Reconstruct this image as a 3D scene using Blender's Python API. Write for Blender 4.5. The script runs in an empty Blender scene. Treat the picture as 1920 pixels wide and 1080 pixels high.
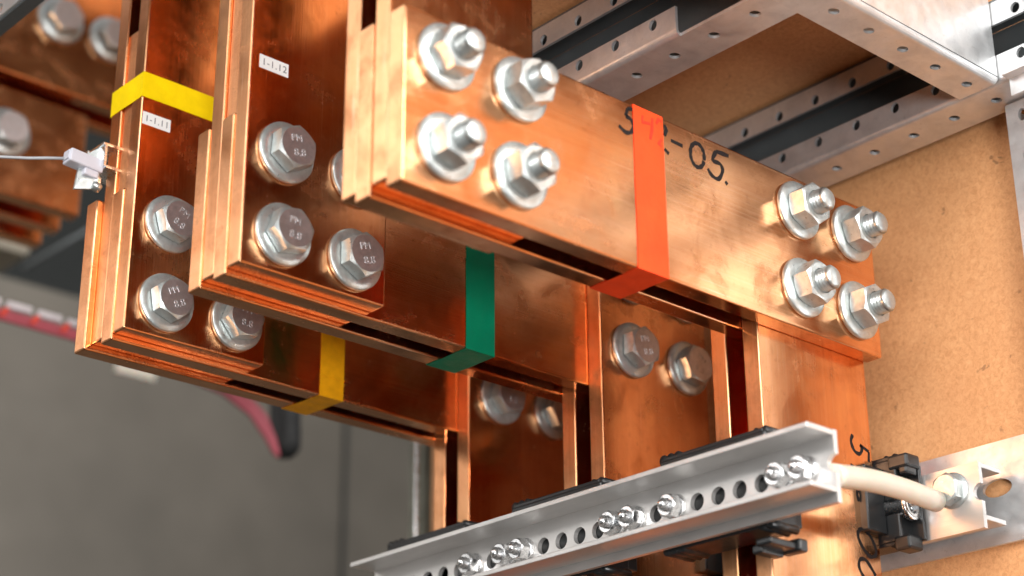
import bpy, bmesh, math, random
from mathutils import Vector, Matrix
random.seed(7)
S = 0.001                                   # all lengths below are millimetres
scene = bpy.context.scene
col = scene.collection

# ------------------------------------------------------------------ camera
cam_d = bpy.data.cameras.new("camera"); cam = bpy.data.objects.new("camera", cam_d); col.objects.link(cam)
yaw, pit, roll = 0.8365392674, 0.3969958466, -0.0074029023
fw = Vector((math.cos(yaw)*math.cos(pit), math.sin(yaw)*math.cos(pit), math.sin(pit)))
rt = fw.cross(Vector((0, 0, 1))).normalized(); up = rt.cross(fw)
c_, s_ = math.cos(roll), math.sin(roll)
rt, up = c_*rt + s_*up, -s_*rt + c_*up
cam.matrix_world = Matrix(((rt.x, up.x, -fw.x, -699.0726*S), (rt.y, up.y, -fw.y, -502.6138*S), (rt.z, up.z, -fw.z, -313.9148*S), (0, 0, 0, 1)))
cam_d.sensor_width = 36.0; cam_d.lens = 3418.708/1920*36.0
cam_d.clip_start = 0.01; cam_d.clip_end = 50
cam_d.dof.use_dof = True; cam_d.dof.focus_distance = 0.872; cam_d.dof.aperture_fstop = 5.6
scene.camera = cam

# ------------------------------------------------------------------ world and lamps
w = bpy.data.worlds.new("World"); scene.world = w; w.use_nodes = True
nt = w.node_tree; bg = nt.nodes['Background']
tc = nt.nodes.new('ShaderNodeTexCoord'); sp = nt.nodes.new('ShaderNodeSeparateXYZ'); rp = nt.nodes.new('ShaderNodeValToRGB')
mr = nt.nodes.new('ShaderNodeMapRange'); mr.inputs['From Min'].default_value = -1; mr.inputs['From Max'].default_value = 1
nt.links.new(tc.outputs['Generated'], sp.inputs[0]); nt.links.new(sp.outputs['Z'], mr.inputs['Value']); nt.links.new(mr.outputs[0], rp.inputs[0])
rp.color_ramp.elements[0].position = 0.30; rp.color_ramp.elements[0].color = (0.05, 0.045, 0.04, 1)
rp.color_ramp.elements[1].position = 0.75; rp.color_ramp.elements[1].color = (0.62, 0.64, 0.66, 1)
e = rp.color_ramp.elements.new(0.5); e.color = (0.30, 0.30, 0.30, 1)
nt.links.new(rp.outputs[0], bg.inputs['Color']); bg.inputs['Strength'].default_value = 0.52

def area(name, loc, target, size, size_y, power, colr):
    d = bpy.data.lights.new(name, 'AREA'); d.shape = 'RECTANGLE'; d.size = size; d.size_y = size_y; d.energy = power; d.color = colr
    o = bpy.data.objects.new(name, d); col.objects.link(o); o.location = loc
    o.rotation_euler = (Vector(target) - Vector(loc)).to_track_quat('-Z', 'Y').to_euler()
    return o
area("window_light_left_front", (-2.5, -1.3, 0.75), (0.0, -0.1, 0), 1.8, 1.5, 66, (1.0, 0.985, 0.96))
area("window_light_left_rear", (-1.9, 1.3, 1.3), (-0.3, 0.1, 0), 2.0, 1.6, 30, (1.0, 0.98, 0.95))
area("window_light_front", (0.3, -2.4, 0.9), (-0.1, 0, 0.0), 1.5, 1.5, 82, (1.0, 0.975, 0.95))
area("window_light_low", (-1.7, -2.1, -0.75), (0.0, 0.0, 0.1), 0.7, 0.6, 46, (1.0, 0.985, 0.97))

scene.view_settings.view_transform = 'Standard'; scene.view_settings.look = 'None'
scene.view_settings.exposure = 0.27; scene.view_settings.gamma = 1.0
scene.render.engine = 'CYCLES'; scene.cycles.max_bounces = 10; scene.cycles.glossy_bounces = 8

# ------------------------------------------------------------------ materials
class N:
    def __init__(s, name):
        s.m = bpy.data.materials.new(name); s.m.use_nodes = True; s.t = s.m.node_tree
        s.b = s.t.nodes['Principled BSDF']; s.tc = s.t.nodes.new('ShaderNodeTexCoord')
        oi = s.t.nodes.new('ShaderNodeObjectInfo'); ml = s.t.nodes.new('ShaderNodeMath'); ml.operation = 'MULTIPLY'; ml.inputs[1].default_value = 7.0
        s.t.links.new(oi.outputs['Random'], ml.inputs[0])
        va = s.t.nodes.new('ShaderNodeVectorMath'); va.operation = 'ADD'
        s.t.links.new(s.tc.outputs['Object'], va.inputs[0]); s.t.links.new(ml.outputs[0], va.inputs[1]); s.v = va.outputs[0]
    def noise(s, scale, detail=4, rough=0.6, dist=0.0, rot=(0, 0, 0)):
        mp = s.t.nodes.new('ShaderNodeMapping'); s.t.links.new(s.v, mp.inputs[0])
        mp.inputs['Scale'].default_value = scale if isinstance(scale, tuple) else (scale,)*3
        mp.inputs['Rotation'].default_value = rot
        n = s.t.nodes.new('ShaderNodeTexNoise'); n.inputs['Scale'].default_value = 1.0
        n.inputs['Detail'].default_value = detail; n.inputs['Roughness'].default_value = rough; n.inputs['Distortion'].default_value = dist
        s.t.links.new(mp.outputs[0], n.inputs['Vector']); return n.outputs['Fac']
    def ramp(s, f, stops):
        r = s.t.nodes.new('ShaderNodeValToRGB'); s.t.links.new(f, r.inputs[0])
        el = r.color_ramp.elements
        while len(el) < len(stops): el.new(0.5)
        for e_, (p, c) in zip(el, stops):
            e_.position = p; e_.color = (c, c, c, 1) if not isinstance(c, tuple) else (*c, 1)
        return r.outputs[0]
    def mix(s, f, a, b, mode='MIX'):
        m = s.t.nodes.new('ShaderNodeMix'); m.data_type = 'RGBA'; m.blend_type = mode
        for i, x in ((0, f), (6, a), (7, b)):
            if hasattr(x, 'is_linked'): s.t.links.new(x, m.inputs[i])
            else: m.inputs[i].default_value = x if i == 0 else (*x, 1)
        return m.outputs[2]
    def math(s, op, a, b):
        m = s.t.nodes.new('ShaderNodeMath'); m.operation = op
        for i, x in ((0, a), (1, b)):
            if hasattr(x, 'is_linked'): s.t.links.new(x, m.inputs[i])
            else: m.inputs[i].default_value = x
        return m.outputs[0]
    def to(s, out, inp): s.t.links.new(out, s.b.inputs[inp])
    def bump(s, h, dist, strength=1.0):
        b = s.t.nodes.new('ShaderNodeBump'); b.inputs['Distance'].default_value = dist; b.inputs['Strength'].default_value = strength
        s.t.links.new(h, b.inputs['Height']); s.t.links.new(b.outputs[0], s.b.inputs['Normal'])

def copper(name, along, extra=0.0):
    n = N(name); lo, hi = 9, 1300
    sc = {'x': (lo, hi, hi), 'z': (hi, hi, lo)}[along]
    sc2 = {'x': (4, 160, 160), 'z': (160, 160, 4)}[along]
    streak = n.noise(sc, 5, 0.65); wide = n.noise(sc2, 4, 0.65, 0.4); cloud = n.noise(24, 6, 0.62, 0.8); blot = n.noise(45, 7, 0.70, 0.5)
    fine = n.noise(170, 7, 0.75, 0.3); smudge = n.noise(16, 5, 0.55, 1.6)
    base = n.ramp(cloud, [(0.30, (0.72, 0.32, 0.135)), (0.5, (0.86, 0.425, 0.21)), (0.70, (0.92, 0.49, 0.235))])
    base = n.mix(n.ramp(wide, [(0.42, 0.0), (0.75, 0.32)]), base, (0.60, 0.22, 0.09))
    base = n.mix(n.ramp(smudge, [(0.50, 0.0), (0.64, 0.40)]), base, (0.58, 0.27, 0.12))
    base = n.mix(n.ramp(blot, [(0.52, 0.0), (0.70, 0.50)]), base, (0.50, 0.20, 0.075))
    base = n.mix(n.ramp(fine, [(0.58, 0.0), (0.70, 0.45)]), base, (0.38, 0.15, 0.06))
    base = n.mix(n.ramp(streak, [(0.50, 0.0), (0.70, 0.26)]), base, (0.94, 0.60, 0.42))
    base = n.mix(n.ramp(streak, [(0.30, 0.16), (0.42, 0.0)]), base, (0.45, 0.15, 0.06))
    sr = {'x': (0.0, 0.6, 0.0), 'z': (0.0, 0.5, 0.0)}[along]
    scr = n.noise({'x': (16, 500, 1500), 'z': (1500, 500, 16)}[along], 2, 0.5, 0.0, sr)
    base = n.mix(n.ramp(scr, [(0.70, 0.0), (0.74, 0.55)]), base, (0.97, 0.70, 0.52))
    n.to(base, 'Base Color'); n.b.inputs['Metallic'].default_value = 1.0
    r = n.math('ADD', n.math('MULTIPLY', streak, 0.11), n.math('MULTIPLY', cloud, 0.17))
    r = n.math('ADD', r, n.math('MULTIPLY', n.ramp(blot, [(0.5, 0.0), (0.72, 1.0)]), 0.16))
    r = n.math('ADD', r, n.math('MULTIPLY', n.ramp(smudge, [(0.48, 0.0), (0.66, 1.0)]), 0.10))
    sx = n.t.nodes.new('ShaderNodeSeparateXYZ'); n.t.links.new(n.tc.outputs['Normal'], sx.inputs[0])     # narrow faces are rougher: sawn or drawn, not polished
    edge = n.ramp(n.math('ABSOLUTE', sx.outputs['X'], 0.0), [(0.6, 0.0), (0.9, 1.0)])
    r = n.math('ADD', r, n.math('MULTIPLY', edge, 0.20))
    n.to(n.math('ADD', r, 0.02 + extra), 'Roughness')
    h = n.math('ADD', n.math('MULTIPLY', streak, 0.35), n.math('MULTIPLY', n.noise(40, 2, 0.5), 1.0))
    if extra: h = n.math('ADD', h, n.math('MULTIPLY', n.noise(900, 3), 2.5))
    n.bump(h, 0.00013, 0.7)
    return n.m
M = {}
M['copper_x'] = copper('copper_along_x', 'x'); M['copper_z'] = copper('copper_along_z', 'z'); M['copper_rough'] = copper('rough_sawn_copper', 'z', 0.2)

n = N('zinc_plated_steel'); c = n.noise(220, 5, 0.6, 0.4)
b = n.ramp(c, [(0.3, (0.50, 0.54, 0.535)), (0.7, (0.67, 0.71, 0.705))])
b = n.mix(n.ramp(n.noise(70, 5, 0.65, 1.0), [(0.48, 0.0), (0.68, 0.55)]), b, (0.40, 0.40, 0.37)); n.to(b, 'Base Color'); n.b.inputs['Metallic'].default_value = 0.78
n.to(n.ramp(n.noise(500, 3), [(0.3, 0.27), (0.7, 0.42)]), 'Roughness'); n.bump(n.noise(900, 4, 0.6), 0.00008, 0.6); M['zinc'] = n.m
n = N('bright_zinc'); n.b.inputs['Base Color'].default_value = (0.78, 0.79, 0.80, 1); n.b.inputs['Metallic'].default_value = 1.0
n.to(n.ramp(n.noise(400, 3), [(0.3, 0.16), (0.7, 0.34)]), 'Roughness'); M['chrome'] = n.m

n = N('galvanised_sheet'); c = n.noise(75, 4, 0.6, 0.5); st = n.noise((900, 20, 900), 3)
b = n.ramp(c, [(0.3, (0.58, 0.59, 0.60)), (0.5, (0.67, 0.68, 0.685)), (0.7, (0.75, 0.755, 0.76))])
b = n.mix(n.ramp(n.noise(340, 4, 0.7), [(0.60, 0.0), (0.75, 0.5)]), b, (0.42, 0.42, 0.42))
n.to(b, 'Base Color'); n.b.inputs['Metallic'].default_value = 0.70
n.to(n.ramp(n.noise(130, 5, 0.65), [(0.3, 0.28), (0.7, 0.50)]), 'Roughness'); n.bump(n.math('ADD', st, n.noise(300, 3)), 0.00006, 0.6); M['galv'] = n.m
n = N('galvanised_sheet_shaded'); n.b.inputs['Base Color'].default_value = (0.16, 0.175, 0.18, 1); n.b.inputs['Metallic'].default_value = 0.6
n.to(n.ramp(n.noise(130, 5, 0.65), [(0.3, 0.45), (0.7, 0.65)]), 'Roughness'); M['galv_shaded'] = n.m  # darker copy of the galvanised sheet, slot shade put into its colour

n = N('aluminium_profile'); st = n.noise((700, 8, 700), 4, 0.6)
n.to(n.ramp(n.noise((60, 12, 60), 4), [(0.3, (0.58, 0.565, 0.55)), (0.7, (0.72, 0.70, 0.68))]), 'Base Color'); n.b.inputs['Metallic'].default_value = 0.78
n.to(n.ramp(n.noise(60, 4), [(0.3, 0.34), (0.7, 0.48)]), 'Roughness'); n.bump(st, 0.00010, 0.7); M['alu'] = n.m

n = N('chipboard'); f1 = n.noise((420, 420, 420), 6, 0.75, 0.8); f2 = n.noise(22, 4, 0.6); f3 = n.noise((240, 150, 150), 3, 0.5)
b = n.ramp(f1, [(0.3, (0.50, 0.23, 0.09)), (0.5, (0.67, 0.335, 0.145)), (0.7, (0.77, 0.425, 0.205))])
b = n.mix(n.ramp(f2, [(0.4, 0.0), (0.7, 0.30)]), b, (0.52, 0.25, 0.11))
b = n.mix(n.ramp(f3, [(0.70, 0.0), (0.76, 0.6)]), b, (0.26, 0.12, 0.055))
b = n.mix(n.ramp(n.noise(75, 3, 0.6, 0.5), [(0.69, 0.0), (0.72, 0.65)]), b, (0.22, 0.10, 0.045))
n.to(b, 'Base Color'); n.b.inputs['Roughness'].default_value = 0.55; n.bump(f1, 0.00015, 0.5); M['mdf'] = n.m

def plain(name, colr, rough, metal=0.0, var=0.12, sc=60):
    n = N(name); f = n.noise(sc, 4)
    if 'tape' in name: n.bump(n.noise(150, 3, 0.6, 0.5), 0.0005, 0.7)
    a = tuple(x*(1-var) for x in colr); b_ = tuple(min(1, x*(1+var)) for x in colr)
    n.to(n.ramp(f, [(0.3, a), (0.7, b_)]), 'Base Color'); n.b.inputs['Metallic'].default_value = metal
    n.to(n.ramp(n.noise(sc*2.3, 3), [(0.3, rough*0.85), (0.7, min(1, rough*1.15))]), 'Roughness'); return n.m
M['red'] = plain('red_tape', (0.93, 0.068, 0.012), 0.55); M['green'] = plain('green_tape', (0.0, 0.19, 0.095), 0.38)
M['yellow'] = plain('yellow_tape', (0.90, 0.63, 0.004), 0.42); M['yellow2'] = plain('dull_yellow_tape', (0.70, 0.31, 0.004), 0.5, var=0.12, sc=200)  # second yellow is duller and more orange, for the lower band
M['ink'] = plain('black_marker_ink', (0.012, 0.009, 0.009), 0.7); M['ink_red'] = plain('marker_ink_under_red_tape', (0.60, 0.035, 0.014), 0.5)
M['paper'] = plain('white_label_paper', (0.80, 0.79, 0.77), 0.6, var=0.03); M['print'] = plain('label_print', (0.10, 0.09, 0.11), 0.6)
M['plastic'] = plain('black_plastic', (0.012, 0.013, 0.014), 0.34); M['cream'] = plain('cream_nylon', (0.66, 0.60, 0.50), 0.42, var=0.04)
M['olive'] = plain('painted_olive_steel', (0.20, 0.20, 0.16), 0.5, metal=0.3)
M['cream'].node_tree.nodes['Principled BSDF'].inputs['Subsurface Weight'].default_value = 0.25
M['cream'].node_tree.nodes['Principled BSDF'].inputs['Subsurface Scale'].default_value = 0.004
M['white_plastic'] = plain('white_terminal_plastic', (0.56, 0.56, 0.62), 0.35, var=0.04); M['cable'] = plain('grey_cable', (0.34, 0.35, 0.37), 0.4)
for k_ in ('red', 'yellow', 'yellow2', 'green', 'ink', 'ink_red'): M[k_].node_tree.nodes['Principled BSDF'].inputs['Specular IOR Level'].default_value = 0.2
M['stamp'] = plain('stamped_metal', (0.60, 0.585, 0.59), 0.30, metal=0.6); M['head_face'] = plain('bolt_head_face', (0.60, 0.56, 0.57), 0.42, metal=0.9, sc=400)
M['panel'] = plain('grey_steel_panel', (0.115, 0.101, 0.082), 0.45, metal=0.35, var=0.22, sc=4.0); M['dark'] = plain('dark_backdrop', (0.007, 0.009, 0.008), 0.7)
M['pink'] = plain('pink_strap', (0.40, 0.07, 0.095), 0.6); M['white_cloth'] = plain('white_strap_edge', (0.62, 0.58, 0.60), 0.7)
M['red_mark'] = plain('red_mark', (0.72, 0.06, 0.03), 0.6); M['rubber'] = plain('black_rubber', (0.008, 0.008, 0.008), 0.7)
M['beige'] = plain('beige_block', (0.42, 0.38, 0.30), 0.6)

# ------------------------------------------------------------------ mesh helpers
class MB:
    """collects shapes in millimetres (world axes); build() links ONE mesh object whose origin is org."""
    def __init__(s): s.bm = bmesh.new()
    def add(s, verts, faces, mi=0, smooth=False):
        vs = [s.bm.verts.new(v) for v in verts]
        for f in faces:
            try:
                fc = s.bm.faces.new([vs[i] for i in f]); fc.material_index = mi; fc.smooth = smooth
            except ValueError: pass
        return vs
    def box(s, x0, x1, y0, y1, z0, z1, bev=0.0, seg=2, mi=0):
        vs = s.add([(x, y, z) for x in (x0, x1) for y in (y0, y1) for z in (z0, z1)],
                   [(0, 1, 3, 2), (4, 6, 7, 5), (0, 4, 5, 1), (2, 3, 7, 6), (0, 2, 6, 4), (1, 5, 7, 3)], mi)
        if bev:
            es = list({e for v in vs for e in v.link_edges})
            r = bmesh.ops.bevel(s.bm, geom=es, offset=bev, segments=seg, profile=0.5, affect='EDGES')
            for f in r['faces']: f.smooth = False
        return s
    def lathe(s, org, axis, prof, seg=40, mi=0, smooth=True):
        """prof: (distance along axis, radius) pairs"""
        a = Vector(axis).normalized(); t = Vector((0, 0, 1)) if abs(a.z) < 0.9 else Vector((1, 0, 0))
        u = a.cross(t).normalized(); v = a.cross(u); org = Vector(org); rows = []
        for d, r in prof:
            if r < 1e-6: rows.append([s.bm.verts.new(org + a*d)])
            else: rows.append([s.bm.verts.new(org + a*d + (u*math.cos(2*math.pi*k/seg) + v*math.sin(2*math.pi*k/seg))*r) for k in range(seg)])
        for A, B in zip(rows, rows[1:]):
            for k in range(seg):
                k2 = (k+1) % seg
                q = [A[k % len(A)], A[k2 % len(A)], B[k2 % len(B)], B[k % len(B)]]
                q2 = []
                for p in q:
                    if p not in q2: q2.append(p)
                if len(q2) > 2:
                    f = s.bm.faces.new(q2); f.material_index = mi; f.smooth = smooth
        return s
    def tube(s, pts, r, seg=14, mi=0, cap=True):
        pts = [Vector(p) for p in pts]; rows = []; prev = None
        for i, p in enumerate(pts):
            d = (pts[min(i+1, len(pts)-1)] - pts[max(i-1, 0)]).normalized()
            if prev is None: u = d.cross(Vector((0.13, 0.2, 0.97))).normalized()
            else: u = (prev - d*prev.dot(d)).normalized()
            prev = u; v = d.cross(u)
            rows.append([s.bm.verts.new(p + (u*math.cos(2*math.pi*k/seg) + v*math.sin(2*math.pi*k/seg))*r) for k in range(seg)])
        for A, B in zip(rows, rows[1:]):
            for k in range(seg):
                f = s.bm.faces.new([A[k], A[(k+1) % seg], B[(k+1) % seg], B[k]]); f.smooth = True; f.material_index = mi
        if cap:
            for R in (rows[0][::-1], rows[-1]): s.bm.faces.new(R).material_index = mi
        return s
    def mesh(s, me, mat4, mi=0):
        """append another mesh (millimetres) transformed by mat4"""
        vs = [s.bm.verts.new(mat4 @ v.co) for v in me.vertices]
        for p in me.polygons:
            try:
                f = s.bm.faces.new([vs[i] for i in p.vertices]); f.material_index = mi
            except ValueError: pass
        return s
    def build(s, name, mats, parent=None, org=(0, 0, 0)):
        """org in mm, world position of the origin"""
        org = Vector(org); po = Vector(parent['_o']) if parent is not None else Vector((0, 0, 0))
        for v in s.bm.verts: v.co = (v.co - org)*S
        bmesh.ops.recalc_face_normals(s.bm, faces=s.bm.faces)
        me = bpy.data.meshes.new(name); s.bm.to_mesh(me); s.bm.free()
        for m in (mats if isinstance(mats, (list, tuple)) else [mats]): me.materials.append(m)
        o = bpy.data.objects.new(name, me); col.objects.link(o)
        if parent is not None: o.parent = parent
        o.location = (org - po)*S; o['_o'] = list(org)
        return o

def tag(o, label=None, cat=None, group=None, kind=None):
    if label: o['label'] = label
    if cat: o['category'] = cat
    if group: o['group'] = group
    if kind: o['kind'] = kind
    return o
def empty(name, org, label, cat, group=None):
    o = bpy.data.objects.new(name, None); col.objects.link(o); o.location = Vector(org)*S; o.empty_display_size = 0.01
    o['_o'] = list(org); return tag(o, label, cat, group)

def flat_shape(outline, holes, th):
    """2D outline with round holes, th thick, as mesh in the XY plane, z 0..th (mm)"""
    cu = bpy.data.curves.new('tmp', 'CURVE'); cu.dimensions = '2D'; cu.fill_mode = 'BOTH'; cu.extrude = th/2
    def poly(pts):
        sp_ = cu.splines.new('POLY'); sp_.points.add(len(pts)-1); sp_.use_cyclic_u = True
        for p, q in zip(sp_.points, pts): p.co = (q[0], q[1], 0, 1)
    poly(outline)
    for (x, y, rx, ry) in holes:
        poly([(x + rx*math.cos(2*math.pi*k/20), y + ry*math.sin(2*math.pi*k/20)) for k in range(20)])
    o = bpy.data.objects.new('tmp', cu); col.objects.link(o); bpy.context.view_layer.update()
    me = bpy.data.meshes.new_from_object(o); bpy.data.objects.remove(o); bpy.data.curves.remove(cu)
    for v in me.vertices: v.co.z += th/2
    return me
def text_mesh(body, size, th, spacing=1.0):
    cu = bpy.data.curves.new('tmp', 'FONT'); cu.body = body; cu.size = size; cu.extrude = th/2; cu.align_x = 'CENTER'; cu.align_y = 'CENTER'
    cu.space_character = spacing; cu.resolution_u = 3
    o = bpy.data.objects.new('tmp', cu); col.objects.link(o); bpy.context.view_layer.update()
    me = bpy.data.meshes.new_from_object(o); bpy.data.objects.remove(o); bpy.data.curves.remove(cu)
    return me
def basis(o, ex, ey):
    ex, ey = Vector(ex), Vector(ey); ez = ex.cross(ey); o = Vector(o)
    return Matrix(((ex.x, ey.x, ez.x, o.x), (ex.y, ey.y, ez.y, o.y), (ex.z, ey.z, ez.z, o.z), (0, 0, 0, 1)))
def rect(a, b, c, d): return [(a, c), (b, c), (b, d), (a, d)]

# ------------------------------------------------------------------ setting
m = MB(); m.box(-900, 2600, 1100, 1104, -1400, 413.0)
tag(m.build('back_wall', M['panel'], org=(0, 1100, -1400)), 'large dark grey steel panel wall, blurred, behind all the busbars', 'wall', kind='structure')
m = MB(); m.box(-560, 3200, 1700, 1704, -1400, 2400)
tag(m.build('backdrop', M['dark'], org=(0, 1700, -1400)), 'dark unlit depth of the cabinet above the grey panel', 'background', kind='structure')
m = MB(); m.box(486.5, 491.5, 1097, 1099, -1400, 413)
tag(m.build('panel_seam', M['dark'], org=(489, 1098, -1400)), 'thin dark vertical seam strip on the grey steel panel', 'seam strip')
m = MB(); m.box(40, 56, -620, 398, -760, 760, bev=0.6)
tag(m.build('chipboard_panel', M['mdf'], org=(48, 0, -760)), 'brown chipboard side panel right of the copper bars', 'panel')

m = MB(); m.box(-900, 58, -170, 430, 462, 466)  # unseen sheet, added to keep light off the bars and upper board
tag(m.build('added_top_blocker', M['panel'], org=(-400, 0, 462)), 'unseen grey steel sheet added above the copper bars to block light', 'light blocker', kind='structure')
m = MB(); m.box(-454, -450, 250, 480, 140, 461.8)  # unseen sheet, added to stop the left light reaching the rear bars
tag(m.build('added_side_blocker', M['panel'], org=(-450, 250, 140)), 'unseen grey steel sheet added left of the blurred copper bars to block light', 'side sheet', kind='structure')
# ------------------------------------------------------------------ copper bars
T = 10.02; Y2, Y3 = 113.5, 214.7
XL = {1: -302.6, 2: -301.9, 3: -298.9}; XR = {1: -81.7, 2: -81.9, 3: -83.9}; W = 80.1
YF = {1: 0.0, 2: Y2, 3: Y3}
CN = {1: 'red-taped', 2: 'green-taped', 3: 'yellow-taped'}
def bar(x0, x1, y0, z0, z1, grain, label, group, wob=0.0):
    m = MB(); m.box(x0, x1, y0+0.03, y0+T-0.03, z0, z1, bev=1.0, seg=4)
    return tag(m.build('copper_busbar', M['copper_'+grain], org=((x0+x1)/2, y0+T/2, z0)), label, 'busbar', group)
bars = {}
for k in (1, 2, 3):
    hl = (0, 2) if k == 1 else (1, 3); vl = (1, 3) if k == 1 else (0, 2)
    for i, l in enumerate(hl):
        fr = 'front' if i == 0 else 'rear'
        dx = -3.0 if (k == 3 and i == 1) else 0.0
        bars['h', k, i] = bar(XL[k]-0.6+dx, 0.0, YF[k]+l*T, 0, 80, 'x', f'{fr} horizontal copper bar of the {CN[k]} pair, bolted at both ends', 'horizontal copper bars')
        if i == 0 and k == 1: bars['h', k, i]['label'] = 'front horizontal copper bar marked 542-05 in black marker, under red tape'
    for i, l in enumerate(vl):
        fr = 'front' if i == 0 else 'rear'
        lab = f'{fr} upright copper bar rising from the left end of the {CN[k]} bars'
        if i == 0 and k > 1: lab = f'front upright copper bar carrying the white 1-1.{"12" if k == 2 else "11"} sticker'
        bars['l', k, i] = bar(XL[k], XL[k]+W, YF[k]+l*T, 3.0 + 1.5*(k == 1), 440, 'z', lab, 'upright copper bars at the left')
        bars['r', k, i] = bar(XR[k], XR[k]+W, YF[k]+l*T, -620, 77, 'z', f'{fr} upright copper bar hanging down from the right end of the {CN[k]} bars', 'upright copper bars at the right')

for k, zt in ((2, 440), (3, 171)):
    m = MB(); m.box(XL[k]+1.6, XL[k]+W-2, YF[k]+T+0.1, YF[k]+2*T-0.1, 80.6, zt, bev=0.6)
    tag(m.build('copper_spacer', M['copper_rough'], org=(XL[k]+W/2, YF[k]+1.5*T, 80.6)), f'rough recessed copper filler strip between the two left uprights of the {CN[k]} bars', 'spacer')

# handwriting: ribbons of ink on the bar faces
def ink(strokes, y, wd, parent, mat=None, name='handwriting', th=0.06, closed=()):
    m = MB()
    for st in strokes:
        pts = [Vector((p[0], 0, p[1])) for p in st]
        if len(pts) > 3:                                   # smooth by Catmull-Rom
            out = []
            for i in range(len(pts)-1):
                p0, p1, p2, p3 = pts[max(i-1, 0)], pts[i], pts[i+1], pts[min(i+2, len(pts)-1)]
                for t in (0, .25, .5, .75):
                    out.append(0.5*((2*p1) + (p2-p0)*t + (2*p0-5*p1+4*p2-p3)*t*t + (3*p1-p0-3*p2+p3)*t**3))
            pts = out + [pts[-1]]
        L, R = [], []
        for i, p in enumerate(pts):
            d = (pts[min(i+1, len(pts)-1)] - pts[max(i-1, 0)]).normalized(); nrm = Vector((-d.z, 0, d.x))
            ww = wd*(0.5 + 0.08*math.sin(i*1.3))*(0.8 if i in (0, len(pts)-1) else 1)
            L.append(p + nrm*ww); R.append(p - nrm*ww)
        for i in range(len(pts)-1):
            q = [L[i], L[i+1], R[i+1], R[i]]
            m.add([(v.x, y-th, v.z) for v in q] + [(v.x, y-0.005, v.z) for v in q],
                  [(0, 1, 2, 3), (7, 6, 5, 4), (0, 4, 5, 1), (1, 5, 6, 2), (2, 6, 7, 3), (3, 7, 4, 0)])
    c0 = strokes[0][0]
    return m.build(name, mat or M['ink'], parent, org=(c0[0], y, c0[1]))
ink([[(-169.8, 77.9), (-174.6, 76.9)], [(-174.6, 76.9), (-176.0, 72.6)], [(-176.0, 72.6), (-172.6, 71.9), (-171.2, 69.2), (-172.6, 65.8), (-176.4, 64.3), (-180.7, 66.2)], [(-146.8, 70.3), (-139.0, 70.0)],
     [(-124.8, 66.9), (-126.1, 64.3), (-128.1, 62.7), (-130.4, 62.4), (-132.3, 63.5), (-133.6, 65.7), (-133.9, 68.5), (-133.2, 71.4), (-131.5, 73.6), (-129.4, 74.7), (-127.2, 74.5), (-125.4, 72.9), (-124.5, 70.4), (-124.7, 67.4)],
     [(-107.1, 75.5), (-111.0, 75.4), (-115.9, 75.0)], [(-115.9, 75.0), (-118.7, 69.6), (-113.6, 69.2), (-112.0, 66.2), (-115.1, 60.9), (-119.7, 61.2), (-122.4, 63.9)],
     [(-110.5, 61.1), (-109.1, 59.9)], [(-150.6, 77.0), (-149.6, 74.6), (-151.0, 71.2)], [(-151.4, 64.4), (-148.6, 62.8)]],
    0.0, 2.1, bars['h', 1, 0])
ink([[(-15.8, -40.4), (-17.6, -44.0), (-15.5, -48.4), (-11.6, -49.2), (-9.5, -46.4), (-10.7, -44.5)], [(-10.7, -44.5), (-4.2, -46.7)], [(-4.2, -46.7), (-4.9, -51.9)], [(-19.4, -56.1), (-16.2, -57.1)], [(-12.0, -56.0), (-7.1, -55.8)],
     [(-16.2, -57.1), (-13.7, -62.7), (-16.2, -69.8), (-15.1, -73.5)], [(-7.1, -55.8), (-10.4, -68.7), (-9.6, -71.9)], [(-9.7, -78.5), (-11.0, -82.9), (-7.4, -82.8)],
     [(-17.6, -88.1), (-13.8, -86.8), (-8.8, -89.3), (-5.4, -94.7), (-5.8, -98.1), (-10.2, -99.5), (-15.0, -96.3), (-18.0, -91.5), (-17.6, -88.1)],
     [(-7.2, -108.3), (-9.0, -106.0), (-13.6, -101.8), (-17.8, -102.1), (-19.3, -105.7), (-16.8, -109.8), (-13.1, -113.2), (-8.7, -111.9)]],
    T+0.03, 1.9, bars['r', 1, 0])

# tapes: closed bands wrapped round a pair of bars
def band_h(x0, x1, y0, y1, z0, z1, mat, label, skew=0.0, o=0.22, crease=False):
    m = MB(); nseg = 6
    ring = []
    zs = [z1 + (z0-z1)*i/nseg for i in range(nseg+1)]
    for z in zs: ring.append((y0-o, z if 0 < 1 else z))
    ring = [(y0-o, min(max(z, z0-o), z1+o)) for z in [z1+o] + zs[1:-1] + [z0-o]]
    ys = [y0-o + (y1-y0+2*o)*i/5 for i in range(1, 6)]
    ring += [(y, z0-o + 0.10*math.sin(i*2.1)) for i, y in enumerate(ys[:-1])] + [(y1+o, z0-o), (y1+o, z1+o)]
    vs_o, faces = [], []
    K = len(ring)
    for i, (y, z) in enumerate(ring):
        j = 0.12*math.sin(i*1.7) + skew*(y - y0)/30.0
        vs_o += [(x0+j, y, z), (x1+j*0.6, y, z)]
    for i in range(K):
        a, b = 2*i, 2*((i+1) % K); faces.append((a, a+1, b+1, b))
    m.add(vs_o, faces)
    if crease: m.box(x0-0.4, x1+0.2, y0-o-0.25, y0-o+0.05, z0+10.8, z0+11.2)
    r = m.build('tape_band', mat, org=((x0+x1)/2, (y0+y1)/2, z0))
    sd = r.modifiers.new('thick', 'SOLIDIFY'); sd.thickness = 0.00012; sd.offset = 0
    return tag(r, label, 'tape', 'coloured phase tapes')
t1 = band_h(-171.6, -152.2, 0, 30, 0, 80, M['red'], 'orange-red tape band wrapped round the front copper bars')
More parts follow.
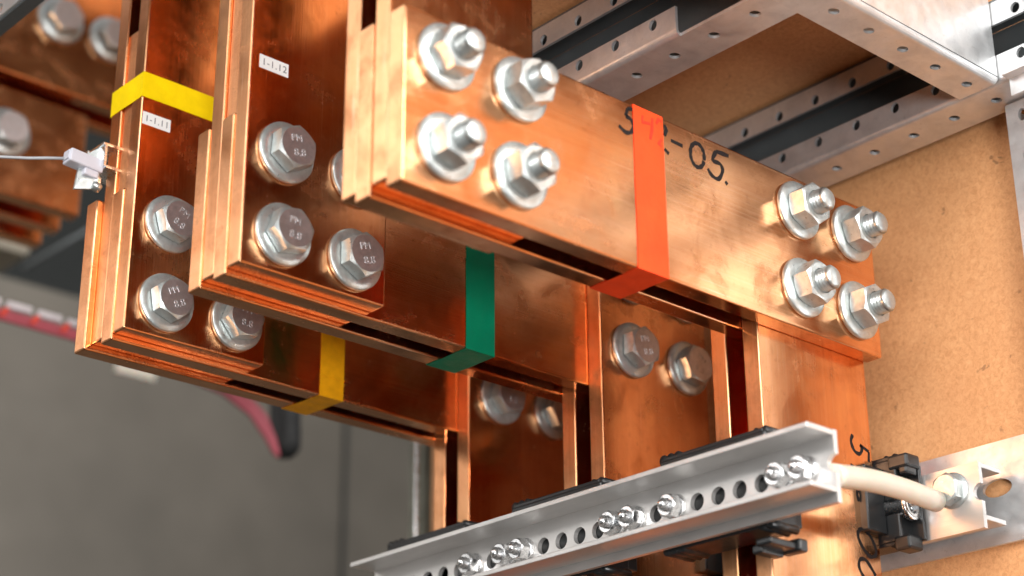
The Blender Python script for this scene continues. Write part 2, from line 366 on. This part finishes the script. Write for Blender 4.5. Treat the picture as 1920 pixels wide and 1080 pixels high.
ink([[(-165.3, 76.5), (-165.8, 73.0), (-160.6, 73.8)], [(-159.0, 77.3), (-159.6, 71.0), (-161.0, 65.8)], [(-156.6, 75.3), (-154.9, 78.2), (-152.9, 77.6)], [(-153.4, 68.3), (-155.6, 65.3), (-153.4, 64.7)]],
    -0.30, 1.7, t1, M['ink_red'], th=0.05)
band_h(-164.3, -145.8, Y2+T, Y2+4*T, 0, 80, M['green'], 'dark green tape band wrapped round the middle copper bars', skew=0.3)
band_h(-177.3, -162.0, Y3+T, Y3+4*T, 0, 80, M['yellow2'], 'creased dull yellow tape band on the lower rear horizontal bars', skew=-2.2, crease=True)
m = MB(); o_ = 0.22; zA, zB = 127.0, 141.0
x0, x1, y0, y1 = XL[3]-o_, XL[3]+W+o_, Y3-o_, Y3+3*T+o_
vs, fs = [], []
ringp = [(x0, y1), (x0, y0+20), (x0, y0+10), (x0, y0), (x0+20, y0), (x0+40, y0), (x0+60, y0), (x1, y0), (x1, y1)]
for i, (x, y) in enumerate(ringp):
    j = 0.15*math.sin(i*2.2); vs += [(x, y, zA+j), (x, y, zB+j*0.7)]
for i in range(len(ringp)):
    a, b = 2*i, 2*((i+1) % len(ringp)); fs.append((a, b, b+1, a+1))
m.add(vs, fs); r = m.build('tape_band', M['yellow'], org=((x0+x1)/2, (y0+y1)/2, zA))
sd = r.modifiers.new('thick', 'SOLIDIFY'); sd.thickness = 0.00012; sd.offset = 0
tag(r, 'bright yellow tape band round the rear left upright, above the 1-1.11 sticker', 'tape', 'coloured phase tapes')

# stickers
for (txt, x0, z0, y, rot) in (('1-1.12', -297.1, 101.0, Y2, 0.0), ('1-1.11', -297.8, 112.2, Y3, 0.0)):
    m = MB(); m.box(x0, x0+16, y-0.12, y+0.02, z0, z0+6.9)
    s = tag(m.build('sticker', M['paper'], org=(x0+8, y, z0)), f'small white paper sticker printed {txt} on an upright copper bar', 'sticker', 'printed stickers')
    m = MB(); m.mesh(text_mesh(txt, 4.9, 0.04, 1.12), basis((x0+8.2, y-0.15, z0+3.35), (1, 0, 0), (0, 0, 1)))
    m.build('printed_text', M['print'], s, org=(x0+8, y-0.15, z0+3.4))

# ------------------------------------------------------------------ bolts
AF = 19.0
def hexbody(m, org, ax, h, rot, af=AF, r0f=0.94, hole=0.0, both=False, mi=0, mi_top=0):
    a = Vector(ax).normalized(); t = Vector((0, 0, 1)); u = a.cross(t).normalized(); v = a.cross(u); org = Vector(org)
    NS = 60; rows = []; r0 = af/2*r0f
    def ring(fn):
        rr = []
        for k in range(NS):
            th = 2*math.pi*k/NS; r, z = fn(th); th2 = th+rot
            rr.append(m.bm.verts.new(org + a*z + (u*math.cos(th2)+v*math.sin(th2))*r))
        rows.append(rr)
    def rh(th): return af/2/math.cos((th % (math.pi/3)) - math.pi/6)
    if both: ring(lambda th: (r0, 0)); ring(lambda th: (rh(th), max(0, (rh(th)-r0)*0.55)))
    else: ring(lambda th: (rh(th), 0))
    ring(lambda th: (rh(th), h - max(0, (rh(th)-r0)*0.55)))
    ring(lambda th: (r0, h))
    if hole: ring(lambda th: (hole, h)); ring(lambda th: (hole, h-1.5))
    for j, (A, B) in enumerate(zip(rows, rows[1:])):
        for k in range(NS):
            f = m.bm.faces.new([A[k], A[(k+1) % NS], B[(k+1) % NS], B[k]]); f.material_index = mi
    f = m.bm.faces.new(rows[-1]); f.material_index = mi_top
def thread_prof(z0, z1, R, pitch):
    pr = []; z = z0; 
    while z < z1 - 1.6:
        pr += [(z, R), (z+pitch*0.12, R), (z+pitch*0.5, R-pitch*0.55), (z+pitch*0.62, R-pitch*0.55)]; z += pitch
    pr += [(z1-1.5, R), (z1-0.2, R-1.3), (z1, R-1.6), (z1, 0)]
    return pr
WASH = [(0, 0), (0, 14.4), (0.5, 14.8), (2.0, 14.8), (2.5, 14.4), (3.1, 11.0), (3.1, 0)]
proto = {}
def make_bolt(kind):
    """kind 'head': hex head towards -Y, nut behind 4 plates. kind 'nut': nut and thread towards -Y. origin = front plate face"""
    e = empty('hex_bolt', (0, 0, 0), 'x', 'bolt')
    L = 4*T
    m = MB(); m.lathe((0, 0, 0), (0, -1, 0), WASH, 48); m.build('washer', M['zinc'], e)
    m = MB(); m.lathe((0, L, 0), (0, 1, 0), WASH, 48); m.build('washer', M['zinc'], e, org=(0, L, 0))
    f, b = ((-3.1, -1), (L+3.1, 1))
    if kind == 'head':
        m = MB(); m.lathe((0, f[0], 0), (0, -1, 0), [(0, 0), (0, 8.6), (0.6, 8.6), (0.6, 0)], 40)
        hexbody(m, (0, f[0]-0.6, 0), (0, -1, 0), 7.2, 0.25, mi_top=1); hd = m.build('bolt_head', [M['zinc'], M['head_face']], e, org=(0, -3.1, 0))
        m = MB(); yy = f[0]-0.6-7.2-0.07
        m.mesh(text_mesh('8.8', 5.2, 0.3, 1.05), basis((0.4, yy, -3.4), (1, 0, 0), (0, 0, 1)))
        m.mesh(text_mesh('PM', 4.7, 0.3, 1.05), basis((-0.3, yy, 3.5), (1, 0, 0), (0, 0, 1)))
        m.build('stamped_mark', M['stamp'], hd, org=(0, yy, 0))
        m = MB(); hexbody(m, (0, b[0], 0), (0, 1, 0), 10, 0.9, both=True); m.build('nut', M['zinc'], e, org=(0, b[0], 0))
        m = MB(); m.lathe((0, b[0]+9.5, 0), (0, 1, 0), [(0, 0)] + thread_prof(0, 8, 5.9, 1.75), 32); m.build('threaded_shank', M['zinc'], e, org=(0, b[0]+9, 0))
    else:
        m = MB(); hexbody(m, (0, f[0], 0), (0, -1, 0), 10, 0.25, both=True, hole=6.3); m.build('nut', M['zinc'], e, org=(0, f[0], 0))
        m = MB(); m.lathe((0, f[0]-8.0, 0), (0, -1, 0), [(0, 0)] + thread_prof(0, 2+7.2, 5.9, 1.75), 36); m.build('threaded_shank', M['zinc'], e, org=(0, f[0]-8, 0))
        m = MB(); hexbody(m, (0, b[0], 0), (0, 1, 0), 7.5, 0.6); m.build('bolt_head', M['zinc'], e, org=(0, b[0], 0))
    return e
def copy_tree(o, parent=None):
    kids = [c for c in bpy.data.objects if c.parent == o]
    c = o.copy(); col.objects.link(c)
    if parent is not None: c.parent = parent
    for k in kids: copy_tree(k, c)
    return c
used = {}
def put_bolt(kind, x, y, z, label, group, rot):
    if kind not in used: b = make_bolt(kind); used[kind] = b; proto[kind] = b
    else: b = copy_tree(proto[kind])
    b.location = Vector((x, y, z))*S; b.rotation_euler = (0, rot, 0)
    tag(b, label, 'bolt', group); return b
zc = {0: 62.3, 1: 21.3}
for k in (1, 2, 3):
    kd = 'nut' if k == 1 else 'head'
    for side in ('left', 'right'):
        xs = (XL[k]+21.3, XL[k]+61.6) if side == 'left' else (XR[k]+22.2, XR[k]+63.4)
        for r_ in (0, 1):
            for c_i, x in enumerate(xs):
                what = 'threaded bolt end with nut' if k == 1 else 'hex bolt head'
                pos = ('upper' if r_ == 0 else 'lower') + ' ' + ('left' if c_i == 0 else 'right')
                z = zc[r_] + (-0.6 if k == 1 and side == 'right' else 0) + random.uniform(-0.5, 0.5)
                put_bolt(kd, x + random.uniform(-0.5, 0.5), YF[k], z, f'{pos} {what} on the {side} joint of the {CN[k]} bars',
                         'bolts clamping the copper bars', random.uniform(-0.5, 0.5))

# ------------------------------------------------------------------ galvanised punched frame
PT = 1.6; Z0 = 119.5
def channel_y(x0, ya, yb, label, cut_low=None, name='frame_rail', zo=0.0):
    """punched C profile along Y, slot facing -X; cut_low: lower lip exists only for y above this"""
    z0 = Z0 + zo; e = empty(name, (x0, yb, z0), label, 'rail', 'punched galvanised rails')
    m = MB(); ylo = ya if cut_low is None else cut_low
    hs = [y for y in [5.0 + 25.0*k - 1.6 for k in range(-30, 16)]]
    # lower lip
    me = flat_shape(rect(ylo, yb, z0+3, z0+15), [(y, z0+11.0, 2.5, 2.9) for y in hs if ylo+4 < y < yb-4], PT)
    m.mesh(me, basis((x0, 0, 0), (0, 1, 0), (0, 0, 1)))
    me = flat_shape(rect(ya, yb, z0+32, z0+44.5), [(y, z0+36.2, 2.5, 2.9) for y in hs if ya+4 < y < yb-4], PT)
    m.mesh(me, basis((x0, 0, 0), (0, 1, 0), (0, 0, 1)))
    # bottom with holes
    me = flat_shape(rect(ya, yb, x0+3, x0+28), [(y, x0+14.2, 2.6, 3.0) for y in hs if ya+4 < y < yb-4], PT)
    m.mesh(me, Matrix(((0, 1, 0, 0), (1, 0, 0, 0), (0, 0, 1, z0), (0, 0, 0, 1))))
    # bend
    for k in range(5):
        a0, a1 = math.pi/2*k/5, math.pi/2*(k+1)/5
        def P(a, r): return (x0+3-r*math.cos(a), z0+3-r*math.sin(a))
        for (r_a, r_b) in ((3.0, 1.4),):
            q = [P(a0, r_a), P(a1, r_a), P(a1, r_b), P(a0, r_b)]
            m.add([(x, ylo, z) for x, z in q] + [(x, yb, z) for x, z in q],
                  [(0, 1, 5, 4), (2, 3, 7, 6), (0, 3, 2, 1), (4, 5, 6, 7)])
    for f in m.bm.faces: f.smooth = False
    m.build('rail_profile', M['galv'], e, org=(x0, yb, z0))
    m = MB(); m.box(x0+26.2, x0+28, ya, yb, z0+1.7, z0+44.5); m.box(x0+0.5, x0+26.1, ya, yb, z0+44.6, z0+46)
    m.build('rail_back', M['galv_shaded'], e, org=(x0+27, yb, z0))  # slot interior: its shade is in the material colour
    return e
channel_y(0.0, -600, 330, 'long punched steel rail lying along the chipboard panel')
channel_y(-152.0, -61, 330, 'shorter punched steel rail above the 542 bar, its lower lip cut away', cut_low=-11.0)
# cross beam along X
e = empty('cross_beam', (-1, -72, Z0), 'plain fronted steel cross beam joining the two punched rails', 'beam')
m = MB()
m.box(-620, -1, -83.0, -81.4, Z0+3, Z0+62)
me = flat_shape(rect(-620, -1.0, -80, -60.5), [(x, -73.0 + 0.9, 3.0, 2.4) for x in [-11.5-25.5*k for k in range(22)]], PT)
m.mesh(me, Matrix(((1, 0, 0, 0), (0, 1, 0, 0), (0, 0, 1, Z0-0.6), (0, 0, 0, 1))))
for k in range(5):
    a0, a1 = math.pi/2*k/5, math.pi/2*(k+1)/5
    P = lambda a, r: (-80-r*math.cos(a), Z0+2.4-r*math.sin(a))
    q = [P(a0, 3.0), P(a1, 3.0), P(a1, 1.4), P(a0, 1.4)]
    m.add([(-620, y, z) for y, z in q] + [(-1, y, z) for y, z in q], [(0, 1, 5, 4), (2, 3, 7, 6), (0, 3, 2, 1), (4, 5, 6, 7)])
m.build('beam_profile', M['galv'], e, org=(-1, -72, Z0))
m = MB(); m.box(-620, -1, -62.2, -60.6, Z0+1.2, Z0+62); m.build('beam_back', M['galv'], e, org=(-1, -61, Z0))
# upright post at the right edge
m = MB()
me = flat_shape(rect(-150, -71.8, -420, 118.6), [(-80.5, 110.5, 2.0, 3.4), (-80.5, 88, 2.0, 3.4), (-80.5, 62, 2.0, 3.4), (-80.5, 37, 2.0, 3.4)], 2.0)
m.mesh(me, basis((21.0, 0, 0), (0, 1, 0), (0, 0, 1))); m.box(21.2, 38, -73.6, -71.6, -420, 118.0)
tag(m.build('corner_post', M['galv'], org=(22, -72, -420)), 'galvanised upright post at the far right edge under the rail', 'post')
m = MB(); m.box(-9, -1.5, -150, -90, 117.0, 118.6, bev=0.3); m.box(-3.2, -1.6, -150, -90.5, 108, 117)
tag(m.build('angle_bracket', M['galv'], org=(-5, -90, 108)), 'small bent steel bracket at the right edge beside the post', 'bracket')
m = MB(); m.box(-215, 39.5, -54, 330, 167, 183, bev=0.6)
tag(m.build('chipboard_roof', M['mdf'], org=(-90, 140, 167)), 'brown chipboard sheet lying on top of the punched rails', 'panel')
# flat strap on the chipboard
m = MB()
cu = flat_shape(rect(-600, 70, -94.2, -44.3), [(-33.5, -67.0, 8.2, 4.4), (-230, -67, 8, 4.4)], 2.0)
m.mesh(cu, basis((35.5, 0, 0), (0, 1, 0), (0, 0, 1)))
tag(m.build('flat_steel_strap', M['galv'], org=(36, 0, -94)), 'wide flat galvanised strap with a slotted hole across the chipboard', 'strap')
# rear post far behind
m = MB()
me = flat_shape(rect(400.5, 409.5, -900, 800), [(405, 51.2 - 25.2*k, 1.7, 2.0) for k in range(-20, 30)], 1.5)
m.mesh(me, basis((41.5, 0, 0), (0, 1, 0), (0, 0, 1)))
m.box(43.2, 62, 409.6, 425, -900, 800); m.box(39.2, 43, 402, 405, -900, 800)
e = tag(m.build('rear_post', M['olive'], org=(38, 408, -900)), 'distant blurred olive post with small holes left of the rear uprights', 'post')
m = MB(); m.tube([(35.6, 407, -900), (35.6, 407, 800)], 1.7, 16); m.build('edge_highlight_strip', M['chrome'], e, org=(35.6, 407, -900))  # chrome strip added to stand for the highlight on the post's lit edge

# ------------------------------------------------------------------ aluminium support rails with their nuts
YR = -6.0; PR = 12.73
def alu_rail(xw, sgn, y0, y1, zb, holes, label, notch=True):
    e = empty('support_rail', (xw, (y0+y1)/2, zb), label, 'rail', 'aluminium support rails')
    hz = zb + 17.3
    out = [(y0, zb), (y1, zb), (y1, zb+32)] + [(y0, zb+32)]
    if notch:
        out += [(y0, hz+4.2)] + [(y0 + 4.2*math.sin(a), hz + 4.2*math.cos(a)) for a in [math.pi*k/8 for k in range(1, 8)]] + [(y0, hz-4.2)]
        holes = [h for h in holes if h - y0 > 9]
    m = MB(); me = flat_shape(out, [(y, hz, 4.15, 4.15) for y in holes], 2.6)
    m.mesh(me, basis((xw - (0 if sgn > 0 else 0), 0, 0), (0, 1, 0), (0, 0, 1)))
    for (za, zz) in ((zb+29.4, zb+31.9), (zb+4.2, zb+6.6)):
        if sgn < 0: m.box(xw-17, xw+0.01, y0+0.05, y1-0.05, za, zz, bev=0.35)
        else: m.box(xw+2.6, xw+18.5, y0+0.05, y1-0.05, za, zz, bev=0.35)
    m.build('rail_profile', M['alu'], e, org=(xw, (y0+y1)/2, zb)); return e
allh = [YR + PR*k for k in range(-2, 21)]
nutk = [-2, -1, 4, 6, 7, 12, 13, 15]
alu_rail(-105.0, -1, -46.6, 268.0, -103.0, allh, 'long perforated aluminium support rail crossing in front of the uprights')
alu_rail(11.0, 1, -40.2, 290.0, -92.0, [-40.2+24*k for k in range(2, 13)], 'short visible end of the rear aluminium rail right of the uprights')
def make_nut():
    e = empty('rail_bolt', (0, 0, 0), 'x', 'bolt')
    m = MB(); m.lathe((0, 0, 0), (-1, 0, 0), [(0, 0), (0, 6.1), (0.5, 6.3), (1.3, 6.1), (1.8, 5.4), (1.8, 0)], 36)
    hexbody(m, (-1.7, 0, 0), (-1, 0, 0), 5.6, 0.2, af=10, hole=3.2, both=False); m.build('nut', M['chrome'], e)
    m = MB(); m.lathe((-6.0, 0, 0), (-1, 0, 0), [(0, 0)] + thread_prof(0, 5.0, 2.95, 1.0), 24); m.build('threaded_shank', M['chrome'], e, org=(-6, 0, 0))
    return e
nut0 = make_nut()
where = {-2: 'nearest the notched right end', -1: 'second from the notched right end', 4: 'right of the copper-coloured middle hole', 6: 'just left of the copper-coloured middle hole', 7: 'second left of the copper-coloured middle hole',
         12: 'right one of the left close pair', 13: 'left one of the left close pair', 15: 'farthest to the left of all'}
for i, k in enumerate(nutk):
    b = nut0 if i == 0 else copy_tree(nut0)
    b.location = Vector((-105.05, YR + PR*k, -85.7))*S; b.rotation_euler = (random.uniform(-0.5, 0.5), 0, 0)
    tag(b, f'shiny nut on the perforated aluminium rail, {where[k]}', 'nut', 'nuts on the aluminium rail')
# hex bolt on the rear rail
e = empty('hex_bolt', (11.0, -25.0, -71.2), 'shiny hex bolt head on the rear aluminium rail end, beside the cream tube', 'bolt')
m = MB(); m.lathe((10.95, -25.0, -71.2), (-1, 0, 0), [(0, 0), (0, 8.6), (0.5, 8.8), (1.4, 8.6), (1.4, 0)], 40); m.build('washer', M['zinc'], e, org=(11, -25, -71.2))
m = MB(); hexbody(m, (9.6, -25.0, -71.2), (-1, 0, 0), 5.6, 0.35, af=13.4); m.build('bolt_head', M['zinc'], e, org=(9.6, -25, -71.2))

# black comb insulators
def pad(xa, xb, ya, yb, zb, zt, side, label, bk=None):
    e = empty('comb_insulator', ((xa+xb)/2, (ya+yb)/2, zb), label, 'insulator', 'black comb insulators')
    m = MB(); m.box(xa, xb, ya, yb, zb+2, zt-2, bev=1.0)
    for z in (zt-2.5, zb+0.5):                                        # ribbed lips top and bottom
        m.box(xa+1, xb+1.5, ya+2, yb-2, z, z+2.2, bev=0.5)
        for yy in (yb-1, yb-5.5, yb-10): m.lathe((xa+1.5, yy, z+1.2), (1, 0, 0), [(0, 0), (0, 2.3), (0.3, 2.6), (xb-xa-1, 2.6), (xb-xa-1, 0)], 14)
        for yy in (ya+1, ya+6): m.lathe((xa+1.5, yy, z+1.0), (1, 0, 0), [(0, 0), (0, 1.9), (xb-xa-1, 2.1), (xb-xa-1, 0)], 14)
    m.build('insulator_body', M['plastic'], e, org=((xa+xb)/2, (ya+yb)/2, zb))
    if bk:
        m = MB(); m.box(xa, xa+4, bk[0], bk[1], zb+6, zt-9, bev=0.5); m.build('backing_strip', M['rubber'], e, org=(xa+2, (bk[0]+bk[1])/2, zb+6))
    m = MB(); xt = (xb, xb+14) if side > 0 else (xa-14, xa)
    yc0 = (ya+yb)/2 + (2 if side < 0 else 0)
    for k in range(3):                                                 # comb teeth between the plates
        yc = yc0 + (k-1)*20.0
        m = MB(); m.box(xt[0]-0.2, xt[1], yc-3.9, yc+3.9, zb+6, zt-6, bev=0.8)
        m.build('comb_tooth', M['plastic'], e, org=((xt[0]+xt[1])/2, yc, zb+6))
    return e
for k, (ya, yb) in {1: (-12, 52), 2: (91, 158), 3: (193, 260)}.items():
    y0 = YF[k] + (T if k == 1 else 0)                                  # centre of the upright pair
    c0 = y0 + 1.5*T
    pad(-102.2, -83.8 + (0 if k < 3 else -1.5), c0-32, c0+32, -104.5, -58.5, 1, f'black comb insulator between the perforated rail and the uprights of the {CN[k]} bars', {1: (-38, 73), 2: (96, 188), 3: (207, 265)}[k])
    pad(-0.6, 10.8, c0-27, c0+32, -94, -49.5, -1, f'black comb insulator behind the uprights of the {CN[k]} bars, against the rear rail')
# lower clip arm of the front insulator and its steel sleeve
m = MB(); m.box(-101, -80, -6, 3, -111.5, -108.2, bev=1.0); m.box(-99, -84, 1, 7, -114, -110, bev=1.0); m.box(-84, -78, -8, 4, -112.5, -106.5, bev=1.2)
tag(m.build('insulator_clip', M['plastic'], org=(-85, -4, -114)), 'black plastic clip arm sticking out below the perforated rail', 'clip')
m = MB(); m.lathe((4.2, 8.0, -75.2), (0, -1, 0), [(0, 0), (0, 6.2), (12.5, 6.2), (12.7, 7.6), (14.8, 7.6), (15.2, 7.0), (15.2, 3.4), (12.0, 3.0), (12.0, 0)], 40)
tag(m.build('steel_sleeve', M['chrome'], org=(4.2, 8, -75.2)), 'shiny round steel sleeve with open end under the cream tube', 'sleeve')
m = MB(); m.box(-1.5, 9.5, -9.5, 2, -57.5, -50.5, bev=1.3); m.box(-1.5, 9.5, -7, 2, -97, -90, bev=1.3); m.box(8.2, 10.4, -9, 2, -92, -55, bev=0.6); m.box(-1.5, 7, -9, -4, -61, -56.5, bev=1.3)
tag(m.build('plastic_frame', M['plastic'], org=(3, -3, -97)), 'black plastic frame around the steel sleeve right of the uprights', 'frame')
# cream tube
pts = []
for i in range(15):
    t = i/14; x = -101.5 + 104*t; y = -41.5 + 20.5*t + 1.6*math.sin(math.pi*t); z = -89.6 + 12.6*t + 3.0*math.sin(math.pi*t)
    pts.append((x, y, z))
m = MB(); m.tube(pts, 5.1, 24)
tag(m.build('nylon_tube', M['cream'], org=(-52, -32, -80)), 'curved cream nylon tube joining the two aluminium rails', 'tube')

# ------------------------------------------------------------------ terminal clamp and cable at the left
e = empty('terminal_clamp', (-302, 238, 92), 'small steel terminal clamp with white plug on the rear left upright', 'clamp')
m = MB(); yb_ = 233.0
m.box(-308.5, -295.5, yb_-1, yb_+17, 103.6, 105.2, bev=0.4); m.box(-306.5, -295.5, yb_-1, yb_+17, 91.6, 93.2, bev=0.4)
m.box(-307.6, -306.0, yb_-1, yb_+17, 92.5, 104.5, bev=0.3); m.box(-309, -299.5, yb_+14, yb_+17, 90, 106, bev=0.5)
m.build('clamp_frame', M['chrome'], e, org=(-302, 240, 92))
m = MB(); m.add([(-307, yb_+3, 92.5), (-307, yb_+3, 104.3), (-316.5, yb_+6, 96.5), (-318.5, yb_+6, 78.5), (-308, yb_+3, 80.5),
                 (-307, yb_+4.5, 92.5), (-307, yb_+4.5, 104.3), (-316.5, yb_+7.5, 96.5), (-318.5, yb_+7.5, 78.5), (-308, yb_+4.5, 80.5)],
                [(0, 1, 2, 3, 4), (9, 8, 7, 6, 5), (0, 5, 6, 1), (1, 6, 7, 2), (2, 7, 8, 3), (3, 8, 9, 4), (4, 9, 5, 0)])
m.lathe((-309.5, yb_+2, 79.5), (0.5, 0, 1), [(0, 0), (0, 2.4), (3, 2.6), (3, 0)], 20)
m.build('clamp_bracket', M['zinc'], e, org=(-312, 238, 84))
m = MB(); R = Matrix.Rotation(0.08, 4, 'Y')
m.box(-9, 9.5, -4.0, 4.0, -3.8, 3.4, bev=0.8); m.box(-9.6, -8.6, -2.6, 2.6, -2.4, 2.4); m.box(0, 8, -3.2, 3.2, -7.5, -3.6, bev=0.8)
for v in m.bm.verts: v.co = (R @ v.co) + Vector((-315.3, 238.5, 93.8))
m.build('terminal_plug', M['white_plastic'], e, org=(-315, 238.5, 93.8))
m = MB(); m.tube([(-372, 262, 88.8), (-362, 257, 88.9), (-352, 252, 89.6), (-340, 247, 91.0), (-332, 243, 92.2), (-323, 239.5, 93.6)], 0.8, 12)
tag(m.build('grey_cable', M['cable'], org=(-345, 250, 91)), 'thin light grey cable running into the white plug from the left', 'cable')

# ------------------------------------------------------------------ blurred second set of copper bars, top left
def far_bar(x0, x1, y0, z0, z1, grain, label):
    m = MB(); m.box(x0, x1, y0, y0+12, z0, z1, bev=1.5); tag(m.build('copper_busbar', M['copper_'+grain], org=((x0+x1)/2, y0, z0)), label, 'busbar', 'blurred copper bars behind')
far_bar(-620, -96, 550, 314, 414, 'x', 'front bar of the blurred upper copper pair behind, top left corner')
far_bar(-620, -96, 575, 311, 411, 'x', 'rear bar of the blurred upper copper pair behind, top left corner')
far_bar(-620, -128, 602, 327, 405, 'x', 'rearmost thin bar behind the blurred upper copper pair, top left')
far_bar(-620, -150, 556, 226, 306, 'x', 'front bar of the blurred lower copper pair behind the grey cable')
far_bar(-620, -150, 582, 224, 304, 'x', 'middle bar of the blurred lower copper set behind the grey cable')
far_bar(-620, -150, 608, 222, 302, 'x', 'rearmost bar of the blurred lower copper set behind the grey cable')
far_bar(-186, -152, 622, 229, 455, 'z', 'short upright copper piece linking the blurred bars at the left')
for i, (x, z, l) in enumerate(((-182.7, 368.0, 'large blurred bolt head on the copper bar in the top left corner'), (-141.5, 368.0, 'blurred bolt head half hidden by the yellow-taped upright, top left'),
                               (-211.5, 270.6, 'blurred bolt head at the left edge above the grey cable'))):
    b = copy_tree(proto['head']); b.location = Vector((x, 550 if z > 300 else 556, z))*S; b.scale = (1.2, 1.2, 1.2); b.rotation_euler = (0, 0.2*i, 0)
    tag(b, l, 'bolt', 'blurred bolts on the copper bars behind')
# rail in the very corner
e = empty('frame_rail', (-330, 330, 205), 'cut off galvanised rail across the extreme top left corner', 'rail', 'punched galvanised rails')
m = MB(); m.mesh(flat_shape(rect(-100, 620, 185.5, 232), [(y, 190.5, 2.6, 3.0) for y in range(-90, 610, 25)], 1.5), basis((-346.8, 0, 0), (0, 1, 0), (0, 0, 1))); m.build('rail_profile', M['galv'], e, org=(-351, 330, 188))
m = MB(); m.box(-345.2, -337.5, -100, 620, 184.5, 186); m.build('rail_bottom', M['galv_shaded'], e, org=(-340, 330, 188))  # underside painted darker than the face to stand for shade

# ------------------------------------------------------------------ blurred odds and ends behind
e = empty('striped_strap', (-100, 602, 153), 'pink strap with red marks and white edge stretched behind the copper bars at the left', 'strap')
def ribbon(path, y, th, name, mat, parent):
    m = MB(); N_ = len(path)
    for i in range(N_-1):
        (xa, za, wa), (xb, zb_, wb) = path[i], path[i+1]
        m.add([(xa, y, za-wa/2), (xb, y, zb_-wb/2), (xb, y, zb_+wb/2), (xa, y, za+wa/2), (xa, y+th, za-wa/2), (xb, y+th, zb_-wb/2), (xb, y+th, zb_+wb/2), (xa, y+th, za+wa/2)],
              [(0, 1, 2, 3), (7, 6, 5, 4), (0, 4, 5, 1), (3, 2, 6, 7)])
    return m.build(name, mat, parent, org=(path[0][0], y, path[0][1]))
ribbon([(-420, 163, 8), (-122, 158, 8), (-40, 153, 8), (5, 147, 9), (30, 138, 13), (44, 126, 17), (53, 113, 12), (57, 106, 4)], 600, 3, 'strap_webbing', M['pink'], e)
for i in range(9): pass
m = MB()
for i in range(14):
    x = -410 + 23.5*i
    m.box(x, x+18, 599, 603, 163.5 - (x+122)*0.017 + 0.2, 168.5 - (x+122)*0.017)
m.build('white_edge', M['white_cloth'], e, org=(-250, 601, 165))
m = MB()
for i in range(14):
    x = -408 + 23.5*i
    m.add([(x+15, 598.4, 157), (x+19, 598.4, 157), (x+23, 598.4, 164), (x+19, 598.4, 164), (x+15, 599.6, 157), (x+19, 599.6, 157), (x+23, 599.6, 164), (x+19, 599.6, 164)],
          [(0, 1, 2, 3), (7, 6, 5, 4), (0, 4, 5, 1), (1, 5, 6, 2), (2, 6, 7, 3), (3, 7, 4, 0)])
m.build('red_mark', M['red_mark'], e, org=(-250, 599, 160))
m = MB(); m.tube([(64, 606, 152), (65, 606, 138), (66, 606, 126), (66, 606, 116)], 12.0, 20, cap=False)
m.lathe((66, 606, 116), (0.05, 0, -1), [(0, 12.0), (3, 11.3), (6, 9.4), (9, 5.8), (10.6, 0)], 20)
tag(m.build('black_grip', M['rubber'], org=(64, 606, 116)), 'rounded black grip hanging beside the end of the pink strap', 'grip')
m = MB(); m.box(-140, -16, 900, 960, 349, 420, bev=4)
tag(m.build('beige_block', M['beige'], org=(-80, 930, 349)), 'blurred beige block at the left edge above the grey panel', 'block')
m = MB(); m.box(80, 121, 900, 904, 262, 272, bev=1)
tag(m.build('pale_tag', M['cream'], org=(100, 902, 262)), 'small pale tag showing just below the rear left bar corner', 'tag')
m = MB(); m.tube([(-22, 900, 335), (40, 880, 392), (70, 870, 420)], 2.2, 12)
tag(m.build('thin_rod', M['galv_shaded'], org=(10, 890, 360)), 'thin blurred diagonal rod left of the rear bar stack', 'rod')

for o in bpy.data.objects:
    if '_o' in o: del o['_o']
